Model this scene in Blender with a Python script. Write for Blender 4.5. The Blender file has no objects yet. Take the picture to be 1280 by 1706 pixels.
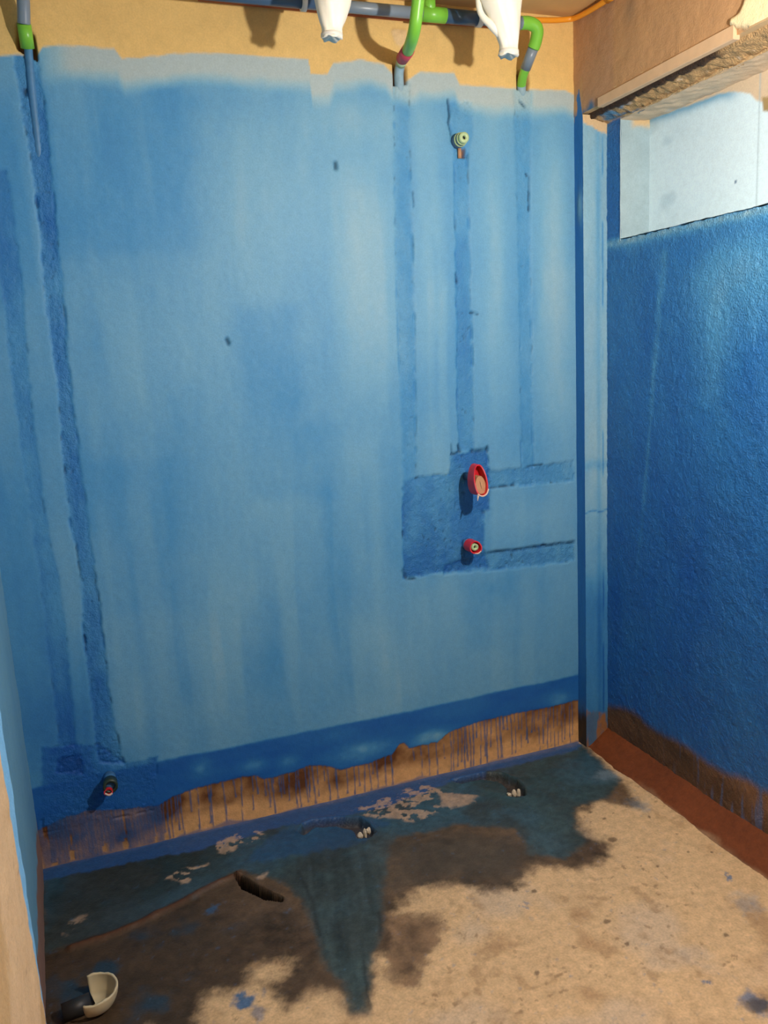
import bpy, bmesh, math, random
import numpy as np
from mathutils import Vector

scene = bpy.context.scene
COL = scene.collection
random.seed(7)

# ------------------------------------------------------------------ camera
W, H = 1280, 1706
F, YAW, PITCH, ROLL = 1377.72, 0.343648, 0.188888, -0.052718
CAM = np.array([0.0, -2.6039, 1.54])
_cy, _sy, _cp, _sp = math.cos(YAW), math.sin(YAW), math.cos(PITCH), math.sin(PITCH)
FWD = np.array([_sy * _cp, _cy * _cp, -_sp])
RT0 = np.array([_cy, -_sy, 0.0])
UP0 = np.cross(RT0, FWD)
RT = math.cos(ROLL) * RT0 + math.sin(ROLL) * UP0
UP = -math.sin(ROLL) * RT0 + math.cos(ROLL) * UP0
cam = bpy.data.objects.new('camera', bpy.data.cameras.new('camera'))
COL.objects.link(cam)
from mathutils import Matrix
M4 = Matrix(((RT[0], UP[0], -FWD[0], CAM[0]), (RT[1], UP[1], -FWD[1], CAM[1]),
             (RT[2], UP[2], -FWD[2], CAM[2]), (0, 0, 0, 1)))
cam.matrix_world = M4
cam.data.sensor_fit = 'VERTICAL'
cam.data.sensor_height = 36.0
cam.data.lens = 36.0 * F / H
cam.data.clip_start = 0.02
scene.camera = cam

# ------------------------------------------------------------------ world, light, exposure
LAMP = np.array([1.21, -1.69, 2.0])
LAMP_STRENGTH = 3350.0
LAMP_COLOR = (1.0, 0.93, 0.85)
wd = bpy.data.worlds.new('world'); scene.world = wd; wd.use_nodes = True
wd.node_tree.nodes['Background'].inputs[0].default_value = (0.55, 0.62, 0.75, 1)
wd.node_tree.nodes['Background'].inputs[1].default_value = 0.015
scene.view_settings.view_transform = 'Standard'
scene.view_settings.look = 'None'
scene.view_settings.gamma = 1.0
scene.view_settings.use_curve_mapping = False
scene.view_settings.exposure = 0.0

# ------------------------------------------------------------------ photo survey -> world points
def ray(u, v):
    return FWD * F + RT * (u - W / 2) - UP * (v - H / 2)
def onY(u, v, y=0.0):
    d = ray(u, v); return CAM + d * ((y - CAM[1]) / d[1])
def onX(u, v, x):
    d = ray(u, v); return CAM + d * ((x - CAM[0]) / d[0])
def onZ(u, v, z=0.0):
    d = ray(u, v); return CAM + d * ((z - CAM[2]) / d[2])
def bw(pts): return np.array([onY(u, v)[[0, 2]] for u, v in pts])          # back wall (x,z)
def rw(pts): return np.array([onX(u, v, XR)[[1, 2]] for u, v in pts])      # right wall (y,z)
def fl(pts): return np.array([onZ(u, v)[[0, 1]] for u, v in pts])          # floor (x,y)
def from_shadow(S, P):
    """world point seen at P whose lamp shadow falls on the back wall at S"""
    s = onY(*S); a = LAMP - s; d = ray(*P); d = d / np.linalg.norm(d)
    A = np.stack([a, -d], 1); t = np.linalg.lstsq(A, CAM - s, rcond=None)[0]
    return CAM + d * t[1]

XB, XR, XP = 1.696, 1.792, 1.906     # beam / column face, right wall, window pane
YC = -0.053                          # column depth
ZC = 2.61                            # ceiling
SILL, HEAD = 1.881, 2.262
WY0, WY1 = -0.133, -0.98             # window opening along the right wall

# ------------------------------------------------------------------ numpy noise and masks
def _hash(ix, iy, s):
    h = (ix.astype(np.int64) * 374761393 + iy.astype(np.int64) * 668265263 + s * 1442695041) & 0xffffffff
    h = ((h ^ (h >> 13)) * 1274126177) & 0xffffffff
    return ((h ^ (h >> 16)) & 0xffff) / 65535.0
def vnoise(x, y, s=0):
    ix, iy = np.floor(x), np.floor(y); fx, fy = x - ix, y - iy
    fx = fx * fx * (3 - 2 * fx); fy = fy * fy * (3 - 2 * fy)
    a = _hash(ix, iy, s); b = _hash(ix + 1, iy, s); c = _hash(ix, iy + 1, s); d = _hash(ix + 1, iy + 1, s)
    return (a * (1 - fx) + b * fx) * (1 - fy) + (c * (1 - fx) + d * fx) * fy
def fbm(x, y, s=0, o=4):
    t = 0; a = 1; n = 0
    for i in range(o):
        t = t + a * vnoise(x, y, s + i * 17); n += a; a *= .5; x = x * 2.03 + 11.3; y = y * 2.03 + 5.7
    return t / n * 2 - 1                                   # about -1..1
def sstep(a, b, x):
    t = np.clip((x - a) / (b - a + 1e-12), 0, 1); return t * t * (3 - 2 * t)
def sdf(px, py, poly):
    """signed distance to polygon, negative inside"""
    P = np.asarray(poly); d = np.full(px.shape, 1e9); ins = np.zeros(px.shape, bool)
    for i in range(len(P)):
        a, b = P[i], P[(i + 1) % len(P)]; e = b - a
        t = np.clip(((px - a[0]) * e[0] + (py - a[1]) * e[1]) / (e @ e + 1e-12), 0, 1)
        d = np.minimum(d, (px - a[0] - e[0] * t) ** 2 + (py - a[1] - e[1] * t) ** 2)
        c = (a[1] > py) != (b[1] > py)
        xi = a[0] + (py - a[1]) * e[0] / (e[1] if abs(e[1]) > 1e-9 else 1e-9)
        ins ^= c & (px < xi)
    d = np.sqrt(d); return np.where(ins, -d, d)
def ldist(px, py, line):
    P = np.asarray(line); d = np.full(px.shape, 1e9)
    for i in range(len(P) - 1):
        a, b = P[i], P[i + 1]; e = b - a
        t = np.clip(((px - a[0]) * e[0] + (py - a[1]) * e[1]) / (e @ e + 1e-12), 0, 1)
        d = np.minimum(d, (px - a[0] - e[0] * t) ** 2 + (py - a[1] - e[1] * t) ** 2)
    return np.sqrt(d)
def region(px, py, poly, soft, jit=None):
    d = sdf(px, py, poly)
    if jit is not None: d = d + jit
    return 1 - sstep(-soft, soft, d)
def mix(c, col, m):
    return c * (1 - m[:, None]) + np.asarray(col)[None, :] * m[:, None]
def blob(px, py, c, rx, ry):
    return np.exp(-(((px - c[0]) / rx) ** 2 + ((py - c[1]) / ry) ** 2))

# waterproof paint: amount -> albedo
T_KEYS = np.array([0.0, 0.16, 0.32, 0.55, 0.80, 1.05, 1.35, 1.8])
T_COLS = np.array([[.72, .49, .18], [.45, .51, .49], [.295, .472, .55], [.160, .382, .565],
                   [.068, .278, .535], [.027, .172, .450], [.009, .096, .385], [.005, .045, .18]])
def paint_rgb(T):
    T = np.clip(T, 0, 1.8)
    return np.stack([np.interp(T, T_KEYS, T_COLS[:, k]) for k in range(3)], 1)

# ------------------------------------------------------------------ materials
def new_mat(name):
    m = bpy.data.materials.new(name); m.use_nodes = True
    nt = m.node_tree; return m, nt, nt.nodes['Principled BSDF']
def surf_mat(name, var=.18, bump=.25, scale=160., spec=.4, coarse=1.0):
    """painted mortar: colour, gloss and grit come from the surface; noise adds grain and relief"""
    m, nt, b = new_mat(name); N = nt.nodes.new; L = nt.links.new
    tc = N('ShaderNodeTexCoord')
    at = N('ShaderNodeAttribute'); at.attribute_name = 'Paint'
    gl = N('ShaderNodeAttribute'); gl.attribute_name = 'rough'
    gr = N('ShaderNodeAttribute'); gr.attribute_name = 'grit'
    n1 = N('ShaderNodeTexNoise'); n1.inputs['Scale'].default_value = scale; n1.inputs['Detail'].default_value = 5
    n2 = N('ShaderNodeTexNoise'); n2.inputs['Scale'].default_value = scale * .28; n2.inputs['Detail'].default_value = 4
    for n in (n1, n2): L(tc.outputs['Object'], n.inputs['Vector'])
    mr = N('ShaderNodeMapRange'); mr.inputs['From Min'].default_value = .3; mr.inputs['From Max'].default_value = .7
    mr.inputs['To Min'].default_value = 1 - var; mr.inputs['To Max'].default_value = 1 + var
    ad = N('ShaderNodeMath'); ad.operation = 'MULTIPLY_ADD'; ad.inputs[1].default_value = coarse; L(n2.outputs['Fac'], ad.inputs[0]); L(n1.outputs['Fac'], ad.inputs[2])
    hf = N('ShaderNodeMath'); hf.operation = 'MULTIPLY'; hf.inputs[1].default_value = 1 / (1 + coarse); L(ad.outputs[0], hf.inputs[0])
    L(hf.outputs[0], mr.inputs['Value'])
    mx = N('ShaderNodeVectorMath'); mx.operation = 'SCALE'; L(at.outputs['Color'], mx.inputs[0]); L(mr.outputs[0], mx.inputs['Scale'])
    L(mx.outputs[0], b.inputs['Base Color']); L(gl.outputs['Fac'], b.inputs['Roughness'])
    b.inputs['Specular IOR Level'].default_value = spec
    bp = N('ShaderNodeBump'); bp.inputs['Distance'].default_value = .006
    st = N('ShaderNodeMath'); st.operation = 'MULTIPLY'; st.inputs[1].default_value = bump; L(gr.outputs['Fac'], st.inputs[0])
    L(st.outputs[0], bp.inputs['Strength']); L(hf.outputs[0], bp.inputs['Height']); L(bp.outputs['Normal'], b.inputs['Normal'])
    return m
def plain(name, col, rough=.5, var=.1, scale=60., bump=.05, spec=.5, detail=3):
    m, nt, b = new_mat(name); N = nt.nodes.new; L = nt.links.new
    tc = N('ShaderNodeTexCoord'); n = N('ShaderNodeTexNoise'); n.inputs['Scale'].default_value = scale; n.inputs['Detail'].default_value = detail
    L(tc.outputs['Object'], n.inputs['Vector'])
    cr = N('ShaderNodeMix'); cr.data_type = 'RGBA'
    cr.inputs['A'].default_value = tuple(max(0, c * (1 - var)) for c in col) + (1,)
    cr.inputs['B'].default_value = tuple(min(1, c * (1 + var)) for c in col) + (1,)
    L(n.outputs['Fac'], cr.inputs['Factor']); L(cr.outputs['Result'], b.inputs['Base Color'])
    b.inputs['Roughness'].default_value = rough; b.inputs['Specular IOR Level'].default_value = spec
    if bump:
        bp = N('ShaderNodeBump'); bp.inputs['Strength'].default_value = bump; bp.inputs['Distance'].default_value = .004
        L(n.outputs['Fac'], bp.inputs['Height']); L(bp.outputs['Normal'], b.inputs['Normal'])
    return m

MAT = dict(
    wall=surf_mat('painted_mortar', .09, .40, 200., .3, .6),
    rough_wall=surf_mat('coarse_painted_mortar', .22, .75, 190., .5, .3),
    floor=surf_mat('stained_screed', .24, .6, 150., .3),
    plaster=plain('bare_plaster', (.60, .41, .21), .9, .18, 9., .25),
    ceiling=plain('ceiling_concrete', (.62, .40, .17), .9, .15, 12., .3),
    grey=plain('grey_pipe_plastic', (.20, .25, .30), .35, .08, 30., 0),
    navy=plain('navy_plastic_and_shade', (.05, .10, .18), .35, .08, 30., 0),  # ring plastic; also a shadow tone for the pipe sleeve and upper valve stub
    green=plain('green_fitting_plastic', (.20, .55, .05), .35, .08, 30., 0),
    pink=plain('pink_primer', (.55, .06, .10), .6, .2, 60., .1),
    white=plain('white_plastic_wrap', (.93, .89, .76), .45, .06, 40., .25),
    clip=plain('white_clip', (.75, .73, .66), .4, .05, 30., 0),
    orange=plain('orange_conduit', (.85, .33, .02), .4, .08, 30., 0),
    shaded_orange=plain('orange_conduit_shaded', (.36, .09, .03), .5, .12, 30., 0),  # dark copy of the orange conduit, the pipe's shade put into its colour
    red=plain('red_plastic', (.65, .02, .03), .35, .1, 40., 0),
    cut=plain('pale_cut_edge', (.75, .55, .45), .6, .1, 40., 0),
    tan=plain('tan_plug', (.50, .27, .14), .8, .15, 60., .2),
    paleblue=plain('pale_blue_splashed_pipe', (.27, .42, .50), .6, .25, 60., .15),
    bluepipe=plain('blue_splashed_pipe', (.07, .22, .42), .5, .25, 60., .1),
    dark=plain('dark_hole', (.012, .012, .012), .8, .2, 60., 0),
    palegreen=plain('pale_green_plastic', (.45, .60, .33), .4, .1, 80., 0),
    darkgreen=plain('dark_green_fitting', (.025, .045, .03), .4, .2, 60., 0),
    wood=plain('formwork_wood', (.66, .45, .27), .8, .15, 25., .2),
    cream=plain('cream_plastic', (.66, .55, .34), .45, .08, 30., .05),
    stone=plain('pale_stone', (.68, .57, .42), .85, .2, 90., .3),
    black=plain('black_plastic', (.02, .02, .02), .5, .2, 30., 0),
)
mb, nt, bs = new_mat('glowing_bulb')
bs.inputs['Emission Color'].default_value = LAMP_COLOR + (1,)
bs.inputs['Emission Strength'].default_value = LAMP_STRENGTH
_n = nt.nodes.new('ShaderNodeTexNoise'); _n.inputs['Scale'].default_value = 3
MAT['bulb'] = mb

# ------------------------------------------------------------------ object helpers
def tag(o, label=None, cat=None, group=None, kind=None):
    if label: o['label'] = label
    if cat: o['category'] = cat
    if group: o['group'] = group
    if kind: o['kind'] = kind
    return o
def link(name, me, mat=None, parent=None, smooth=False):
    o = bpy.data.objects.new(name, me); COL.objects.link(o)
    if mat: me.materials.append(MAT[mat])
    if parent: o.parent = parent; o.matrix_parent_inverse = Matrix.Translation(parent.location).inverted()
    if smooth: me.polygons.foreach_set('use_smooth', [True] * len(me.polygons))
    return o
def empty(name, loc):
    o = bpy.data.objects.new(name, None); COL.objects.link(o); o.location = Vector([float(c) for c in loc]); o.empty_display_size = .05
    bpy.context.view_layer.update(); return o
def grid(name, mat, nu, nv, pos, rgb, rough, grit, keep=None, flip=False, extra=None):
    """regular sheet of nu x nv points carrying colour / gloss / grit"""
    n = nu * nv; idx = np.arange(n).reshape(nv, nu)
    q = np.stack([idx[:-1, :-1], idx[:-1, 1:], idx[1:, 1:], idx[1:, :-1]], -1).reshape(-1, 4)
    if flip: q = q[:, ::-1]
    if keep is not None: q = q[keep.reshape(-1)]
    me = bpy.data.meshes.new(name)
    me.vertices.add(n); me.vertices.foreach_set('co', pos.astype(np.float32).ravel())
    m = len(q); me.loops.add(m * 4); me.loops.foreach_set('vertex_index', q.astype(np.int32).ravel())
    me.polygons.add(m); me.polygons.foreach_set('loop_start', np.arange(0, m * 4, 4, dtype=np.int32))
    me.polygons.foreach_set('loop_total', np.full(m, 4, np.int32))
    me.polygons.foreach_set('use_smooth', np.ones(m, bool))
    me.update(calc_edges=True)
    ca = me.attributes.new('Paint', 'FLOAT_COLOR', 'POINT')
    ca.data.foreach_set('color', np.concatenate([np.clip(rgb, 0, 1), np.ones((n, 1))], 1).astype(np.float32).ravel())
    for nm, arr in (('rough', rough), ('grit', grit)):
        a = me.attributes.new(nm, 'FLOAT', 'POINT'); a.data.foreach_set('value', np.broadcast_to(arr, (n,)).astype(np.float32).copy())
    return link(name, me, mat)
def box_bm(x0, x1, y0, y1, z0, z1, bev=0.0, seg=2):
    bm = bmesh.new(); bmesh.ops.create_cube(bm, size=1)
    for v in bm.verts: v.co = Vector(((x0 + x1) / 2 + v.co.x * (x1 - x0), (y0 + y1) / 2 + v.co.y * (y1 - y0), (z0 + z1) / 2 + v.co.z * (z1 - z0)))
    if bev: bmesh.ops.bevel(bm, geom=bm.edges[:], offset=bev, segments=seg, affect='EDGES')
    return bm
def from_bm(name, bm, mat, parent=None, smooth=False):
    me = bpy.data.meshes.new(name); bmesh.ops.recalc_face_normals(bm, faces=bm.faces[:]); bm.to_mesh(me); bm.free()
    return link(name, me, mat, parent, smooth)
def smooth_path(pts, it=2):
    P = [np.asarray(p, float) for p in pts]
    for _ in range(it):
        Q = [P[0]]
        for a, b in zip(P[:-1], P[1:]): Q += [a * .75 + b * .25, a * .25 + b * .75]
        Q.append(P[-1]); P = Q
    return P
def tube(name, pts, r, mat, parent=None, seg=20, it=2, cap=True, inner=None):
    """round bar along a path; r may be a list along the path; inner makes it a hollow sleeve"""
    P = smooth_path(pts, it) if it else [np.asarray(p, float) for p in pts]
    R = np.interp(np.linspace(0, 1, len(P)), np.linspace(0, 1, len(r)), r) if hasattr(r, '__len__') else np.full(len(P), r)
    T = [P[min(i + 1, len(P) - 1)] - P[max(i - 1, 0)] for i in range(len(P))]; T = [t / np.linalg.norm(t) for t in T]
    n = np.cross(T[0], [0.31, .2, .93]); n /= np.linalg.norm(n)
    bm = bmesh.new(); rings = []; inn = []
    for p, t, rr in zip(P, T, R):
        n = n - t * (n @ t); n /= np.linalg.norm(n); b = np.cross(t, n)
        ring = lambda q: [bm.verts.new(p + q * (math.cos(a) * n + math.sin(a) * b)) for a in (2 * math.pi * k / seg for k in range(seg))]
        rings.append(ring(rr))
        if inner: inn.append(ring(inner))
    def sk(A):
        for a, b in zip(A[:-1], A[1:]):
            for k in range(seg): bm.faces.new((a[k], a[(k + 1) % seg], b[(k + 1) % seg], b[k]))
    sk(rings)
    if inner:
        sk(inn)
        for a, b in ((rings[0], inn[0]), (rings[-1], inn[-1])):
            for k in range(seg): bm.faces.new((a[k], a[(k + 1) % seg], b[(k + 1) % seg], b[k]))
    elif cap:
        bm.faces.new(rings[0]); bm.faces.new(rings[-1])
    return from_bm(name, bm, mat, parent, True)

# ================================================================== STRUCTURE
# ---------------- back wall
def build_back_wall():
    xs = np.arange(-.32, 1.7001, .0034); zs = np.concatenate([np.arange(-.02, .46, .0032), np.arange(.46, ZC + .02, .0058)])
    X, Z = np.meshgrid(xs, zs); x = X.ravel(); z = Z.ravel()
    n = len(x)
    # hand-brushed coat: vertically drawn cloudiness
    T = .67 + .08 * fbm(x * 3.2, z * 1.0, 3) + .07 * fbm(x * 12, z * 2.6, 9) + .03 * fbm(x * 45, z * 28, 5, 3)
    rp = random.Random(21)
    for i in range(110):                      # single roller passes
        cx, cz, w, h = rp.uniform(-.3, 1.7), rp.uniform(.3, 2.4), rp.uniform(.03, .10), rp.uniform(.12, .42)
        s = rp.uniform(.004, .022); d = rp.uniform(-.075, .075)
        k = (np.abs(x - cx) < w + .05) & (np.abs(z - cz) < h + .12)
        xx, zz = x[k] + .006 * np.sin(z[k] * 9 + i), z[k]
        T[k] += d * (1 - sstep(w - s, w + s, np.abs(xx - cx))) * (1 - sstep(h - .06, h + .08, np.abs(zz - cz)))
    def add(px, rx, ry, d):
        nonlocal T
        c = onY(*px); T = T + d * blob(x, z, (c[0], c[2]), rx, ry)
    for px, rx, ry, d in [((190, 300), .20, .26, .14), ((60, 330), .14, .35, .10), ((430, 330), .16, .35, -.20), ((610, 450), .11, .45, -.18),
                          ((480, 660), .12, .18, .05), ((230, 560), .20, .20, -.06), ((720, 480), .05, .55, -.17),
                          ((825, 460), .05, .50, -.17), ((925, 420), .06, .60, -.20), ((880, 860), .12, .08, -.12), ((250, 900), .25, .20, .04),
                          ((560, 800), .22, .15, -.06), ((560, 1060), .6, .16, -.03), ((850, 1040), .15, .12, -.02), ((30, 900), .12, .5, .12),
                          ((80, 1220), .14, .22, .28), ((400, 1000), .2, .2, -.04), ((340, 170), .15, .05, .06), ((600, 200), .2, .06, -.08)]:
        add(px, rx, ry, d)
    # faint rectangular overlap marks left by the roller
    for poly, d in [([(395, 510), (498, 505), (500, 700), (570, 705), (560, 830), (415, 835)], .08), ([(72, 140), (330, 135), (322, 420), (90, 430)], .06),
                    ([(770, 975), (830, 965), (832, 1080), (778, 1085)], .07), ([(130, 770), (290, 765), (300, 1020), (165, 1030)], .05)]:
        T += d * region(x, z, bw(poly), .03, .02 * fbm(x * 12, z * 12, 31))
    # top of the coat
    top_px = [(-60, 93), (0, 92), (30, 90), (62, 92), (72, 78), (100, 74), (190, 80), (203, 97), (240, 95), (290, 88), (350, 87), (480, 95), (514, 98), (518, 122), (546, 123),
              (556, 103), (600, 99), (640, 106), (655, 124), (680, 132), (700, 119), (757, 120), (766, 139), (810, 143), (860, 146), (905, 149), (940, 150), (957, 158), (975, 160)]
    tw = bw(top_px); zt = np.interp(x, tw[:, 0], tw[:, 1]) + .004 * fbm(x * 30, z * 30, 41, 3)
    below = zt - z
    pale = 1 - sstep(.045 + .02 * fbm(x * 7, z * 4, 12), .105 + .03 * fbm(x * 5, z * 5, 14), below)
    pale *= sstep(-.02, .10, x) * .9 + .1
    T = T * (1 - pale) + .21 * pale
    covered = sstep(-.004, .006, below)
    grit = np.full(n, .35) ; dz = np.zeros(n); rough = np.full(n, .55)
    # mortar-filled chases: heavier coat, coarse sand, slightly sunken
    chases = [
        ([(22, 90), (28, 130), (35, 180), (50, 255), (57, 310), (66, 380), (71, 460), (80, 530), (91, 610), (99, 690), (106, 770), (117, 880), (126, 905), (134, 965), (138, 1050), (148, 1140), (156, 1190), (165, 1270),
          (206, 1272), (191, 1209), (178, 1119), (155, 926), (140, 821), (116, 625), (103, 460), (94, 383), (86, 290), (78, 200), (63, 100)], .25, .8, -.003),
        ([(-30, 280), (10, 285), (19, 330), (33, 440), (39, 490), (46, 600), (55, 690), (63, 760), (70, 830), (90, 930), (98, 970), (106, 1020), (112, 1090), (120, 1160), (126, 1245),
          (99, 1240), (88, 1140), (80, 1090), (75, 1030), (67, 960), (55, 900), (48, 830), (41, 780), (28, 700), (18, 620), (5, 490), (-20, 380)], .17, .4, -.0012),
        ([(657, 138), (682, 138), (684, 300), (690, 500), (694, 795), (673, 800), (668, 640), (662, 500), (658, 300)], .11, .6, -.003),
        ([(757, 255), (779, 258), (783, 400), (787, 560), (791, 752), (764, 752), (761, 500), (759, 380)], .14, .7, -.004),
        ([(748, 168), (788, 170), (788, 225), (779, 258), (757, 255), (752, 215)], .12, .6, -.003),
        ([(858, 145), (887, 147), (884, 300), (884, 450), (890, 778), (870, 780), (866, 450), (860, 280)], .08, .45, -.003),
        ([(672, 800), (700, 795), (750, 790), (752, 757), (812, 750), (816, 790), (816, 850), (808, 850), (806, 912), (815, 945), (740, 955), (672, 964)], .33, 1.0, -.004),
        ([(814, 786), (900, 777), (957, 768), (957, 800), (880, 808), (818, 812)], .14, .8, -.004),
        ([(808, 922), (880, 913), (957, 902), (958, 934), (880, 944), (740, 957), (740, 945)], .15, 1.0, -.005),
        ([(70, 1245), (165, 1240), (205, 1272), (262, 1260), (255, 1350), (70, 1390)], .34, .6, 0),
        ([(93, 1288), (96, 1264), (134, 1259), (138, 1290)], .25, .5, -.003),
    ]
    crack = np.zeros(n)
    J = .004 * fbm(x * 60, z * 60, 51, 3) + .003 * fbm(x * 14, z * 14, 52)
    for poly, d, g, dep in chases:
        P = bw(poly); m = region(x, z, P, .006 + .004 * (d < .12), J * 1.3) * (.72 + .38 * sstep(-.5, .3, fbm(x * 7, z * 5, 55)))
        T = T + d * m * (1 + .55 * fbm(x * 26, z * 17, 61)); grit = np.maximum(grit, g * m * 2.4)
        dz += dep * m + m * g * .0030 * fbm(x * 120, z * 120, 71, 3)
        e = np.exp(-(sdf(x, z, P) / .004) ** 2) * sstep(.05, .5, fbm(x * 24, z * 20, 81 + len(poly)))
        dz -= .005 * e * (g > .4); T += .20 * e * g
        e2 = np.exp(-((sdf(x, z, P) + J) / .0028) ** 2) * sstep(.30, .55, fbm(x * 34, z * 26, 86 + len(poly), 3)) * g; crack = np.maximum(crack, e2); dz -= .004 * e2
        sp = m * g * sstep(.50, .66, fbm(x * 95, z * 95, 88, 2)) * sstep(.0, .3, fbm(x * 9, z * 9, 89)); crack = np.maximum(crack, sp * .6); dz -= .003 * sp
    # open cracks beside the fillings
    for line, w in [([(747, 168), (749, 190), (747, 205), (752, 220), (753, 236)], .004), ([(818, 813), (835, 811), (857, 808)], .004), ([(806, 853), (815, 850)], .005),
                    ([(815, 921), (860, 916), (905, 910), (955, 904)], .005), ([(752, 757), (768, 753)], .004), ([(788, 752), (812, 748)], .006), ([(764, 742), (766, 750)], .005),
                    ([(752, 742), (753, 756)], .003), ([(812, 744), (812, 752)], .004), ([(672, 950), (678, 964), (690, 965)], .006), ([(880, 776), (905, 775)], .003),
                    ([(107, 778), (109, 788)], .004), ([(141, 1060), (143, 1085)], .0025),
                    ([(378, 566), (381, 572)], .006), ([(559, 272), (560, 280)], .007), ([(867, 168), (876, 178)], .004),
                    ([(877, 290), (882, 295), (882, 350)], .003), ([(785, 520), (797, 524)], .003), ([(760, 455), (762, 470)], .004), ([(688, 320), (690, 345)], .003),
                    ([(42, 150), (44, 156)], .006)]:
        m = np.exp(-(ldist(x + .003 * fbm(x * 70, z * 70, 91), z + .004 * fbm(x * 60, z * 60, 92), bw(line)) / w) ** 2)
        m *= .45 + .55 * sstep(-.3, .2, fbm(x * 60, z * 60, 93)); T += .2 * m; dz -= .006 * m; crack = np.maximum(crack, m)
    # deep-blue skirting coat
    bt = bw([(60, 1312), (205, 1281), (330, 1256), (500, 1221), (700, 1181), (860, 1146), (962, 1124)])
    zb = np.interp(x, bt[:, 0], bt[:, 1])
    belt = sstep(-.006, .008, zb - z + .006 * fbm(x * 9, z * 9, 101) + .002 * fbm(x * 60, z * 60, 102))
    T = T * (1 - belt) + (1.24 + .10 * fbm(x * 8, z * 25, 103) - .12 * fbm(x * 5, z * 5, 104)) * belt
    for px, rx, ry, d in [((600, 1252), .10, .035, -.55), ((720, 1228), .07, .028, -.55), ((335, 1278), .03, .03, -.35), ((425, 1275), .04, .022, -.35), ((930, 1165), .05, .03, -.35), ((480, 1268), .04, .02, -.3), ((560, 1225), .06, .02, -.15)]:
        c = onY(*px); T += d * blob(x, z, (c[0], c[2]), rx, ry) * belt * (1 + .5 * fbm(x * 30, z * 40, 105))
    rough = rough - .12 * belt
    rgb = paint_rgb(T * covered)
    rgb = mix(rgb, (.012, .045, .075), np.clip(crack, 0, 1) * .8 * covered)
    bare = np.array([.74, .50, .185])
    rgb = mix(rgb, bare, 1 - covered)
    up = (1 - covered)
    rgb *= (1 + up * (.10 * fbm(x * 5, z * 8, 111) + .05 * fbm(x * 40, z * 40, 112)))[:, None]
    rough = rough + up * .35; 
    # broken plaster dab near the green drop
    c = onY(662, 62); m = region(x, z, bw([(652, 52), (664, 48), (676, 52), (676, 66), (668, 78), (660, 74), (656, 62)]), .003, J)
    dz += m * (.004 + .004 * fbm(x * 90, z * 90, 115)); rgb = mix(rgb, (.72, .52, .30), m * .7)
    # bare strip at the foot with runs of paint
    et = bw([(55, 1392), (70, 1380), (110, 1362), (150, 1350), (200, 1348), (262, 1342), (290, 1327), (330, 1312), (395, 1296), (425, 1291), (440, 1298), (490, 1286), (515, 1274), (545, 1276), (570, 1283),
             (620, 1269), (655, 1256), (666, 1240), (674, 1238), (682, 1246), (730, 1236), (750, 1219), (800, 1202), (850, 1191), (900, 1181), (940, 1172), (958, 1167), (975, 1165)])
    ze = np.interp(x, et[:, 0], et[:, 1]) + .004 * fbm(x * 40, z * 5, 121, 3) + .003 * fbm(x * 120, z * 20, 122)
    foot = sstep(-.003, .004, ze - z)
    hgt = np.clip(z / np.maximum(ze, .02), 0, 1)
    wet = np.clip(sstep(.15, .65, hgt + .35 * fbm(x * 6, z * 12, 131)) * (.80 + .9 * fbm(x * 9, z * 9, 132)) + .12 * fbm(x * 50, z * 50, 133), 0, 1)
    wet = np.clip(wet + .15 * (1 - sstep(.0, .25, x)), 0, 1)
    frgb = np.array([.76, .41, .165])[None] * (1 - wet[:, None]) + np.array([.13, .046, .014])[None] * wet[:, None]
    frgb *= (1 + .14 * fbm(x * 80, z * 80, 134, 3))[:, None]
    rng = random.Random(5); run = np.zeros(n)
    def drip(u, f, w):
        nonlocal run
        x0 = onY(u, 1300)[0]; k = np.abs(x - x0 - .004 * np.sin(z * 30 + u) ) < .02
        if not k.any(): return
        xx = x[k]; zz = z[k]; zz0 = np.interp(x0, et[:, 0], et[:, 1])
        end = zz0 * (1 - f); ww = w * (1 + .25 * np.sin(zz * 130 + u)) * (1 + .7 * (zz - end > 0) * np.exp(-(zz - end) / .012))
        m = (1 - sstep(ww * .5, ww * 1.1, np.abs(xx - x0 - .0025 * np.sin(zz * 22 + u)))) * sstep(-.002, .004, zz - end)
        run[k] = np.maximum(run[k], m)
    for a, b, cnt, w0, w1 in [(66, 258, 46, .003, .006), (258, 300, 7, .002, .003), (300, 440, 9, .002, .0035), (440, 470, 6, .002, .0035), (470, 570, 12, .002, .0032), (575, 655, 9, .0022, .0034),
                              (690, 752, 5, .0015, .0025), (752, 806, 10, .002, .0042), (806, 858, 8, .0025, .0055), (858, 958, 18, .0014, .003)]:
        for i in range(cnt):
            drip(a + (b - a) * (i + rng.uniform(.1, .9)) / cnt, rng.choice([rng.uniform(.3, .8), rng.uniform(.8, 1.0), 1.0]) if a > 80 else rng.uniform(.7, 1.0), rng.uniform(w0, w1))
    pool = sstep(-.004, .006, .004 + .020 * fbm(x * 9, z * 3, 141) - z)
    run = np.maximum(run, pool * .9)
    hole = sstep(.05, .30, fbm(x * 55, z * 5, 143, 3)) * (x < .11)
    run = np.maximum(run, (x < .11) * (1 - hole) * .80)
    frgb *= (1 - .15 * sstep(.16, .06, x))[:, None]
    frgb = mix(frgb, (.024, .105, .27), run * (.70 + .28 * fbm(x * 25, z * 25, 145)))
    rgb = rgb * (1 - foot[:, None]) + frgb * foot[:, None]
    rough = rough * (1 - foot) + (.75 - .3 * run) * foot; dz = dz - .0025 * foot + .0015 * run * foot
    grit = grit * (1 - foot) + foot * 1.0
    dz += .0016 * fbm(x * 4, z * 4, 151) + .0005 * fbm(x * 60, z * 60, 152, 2)
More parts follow.
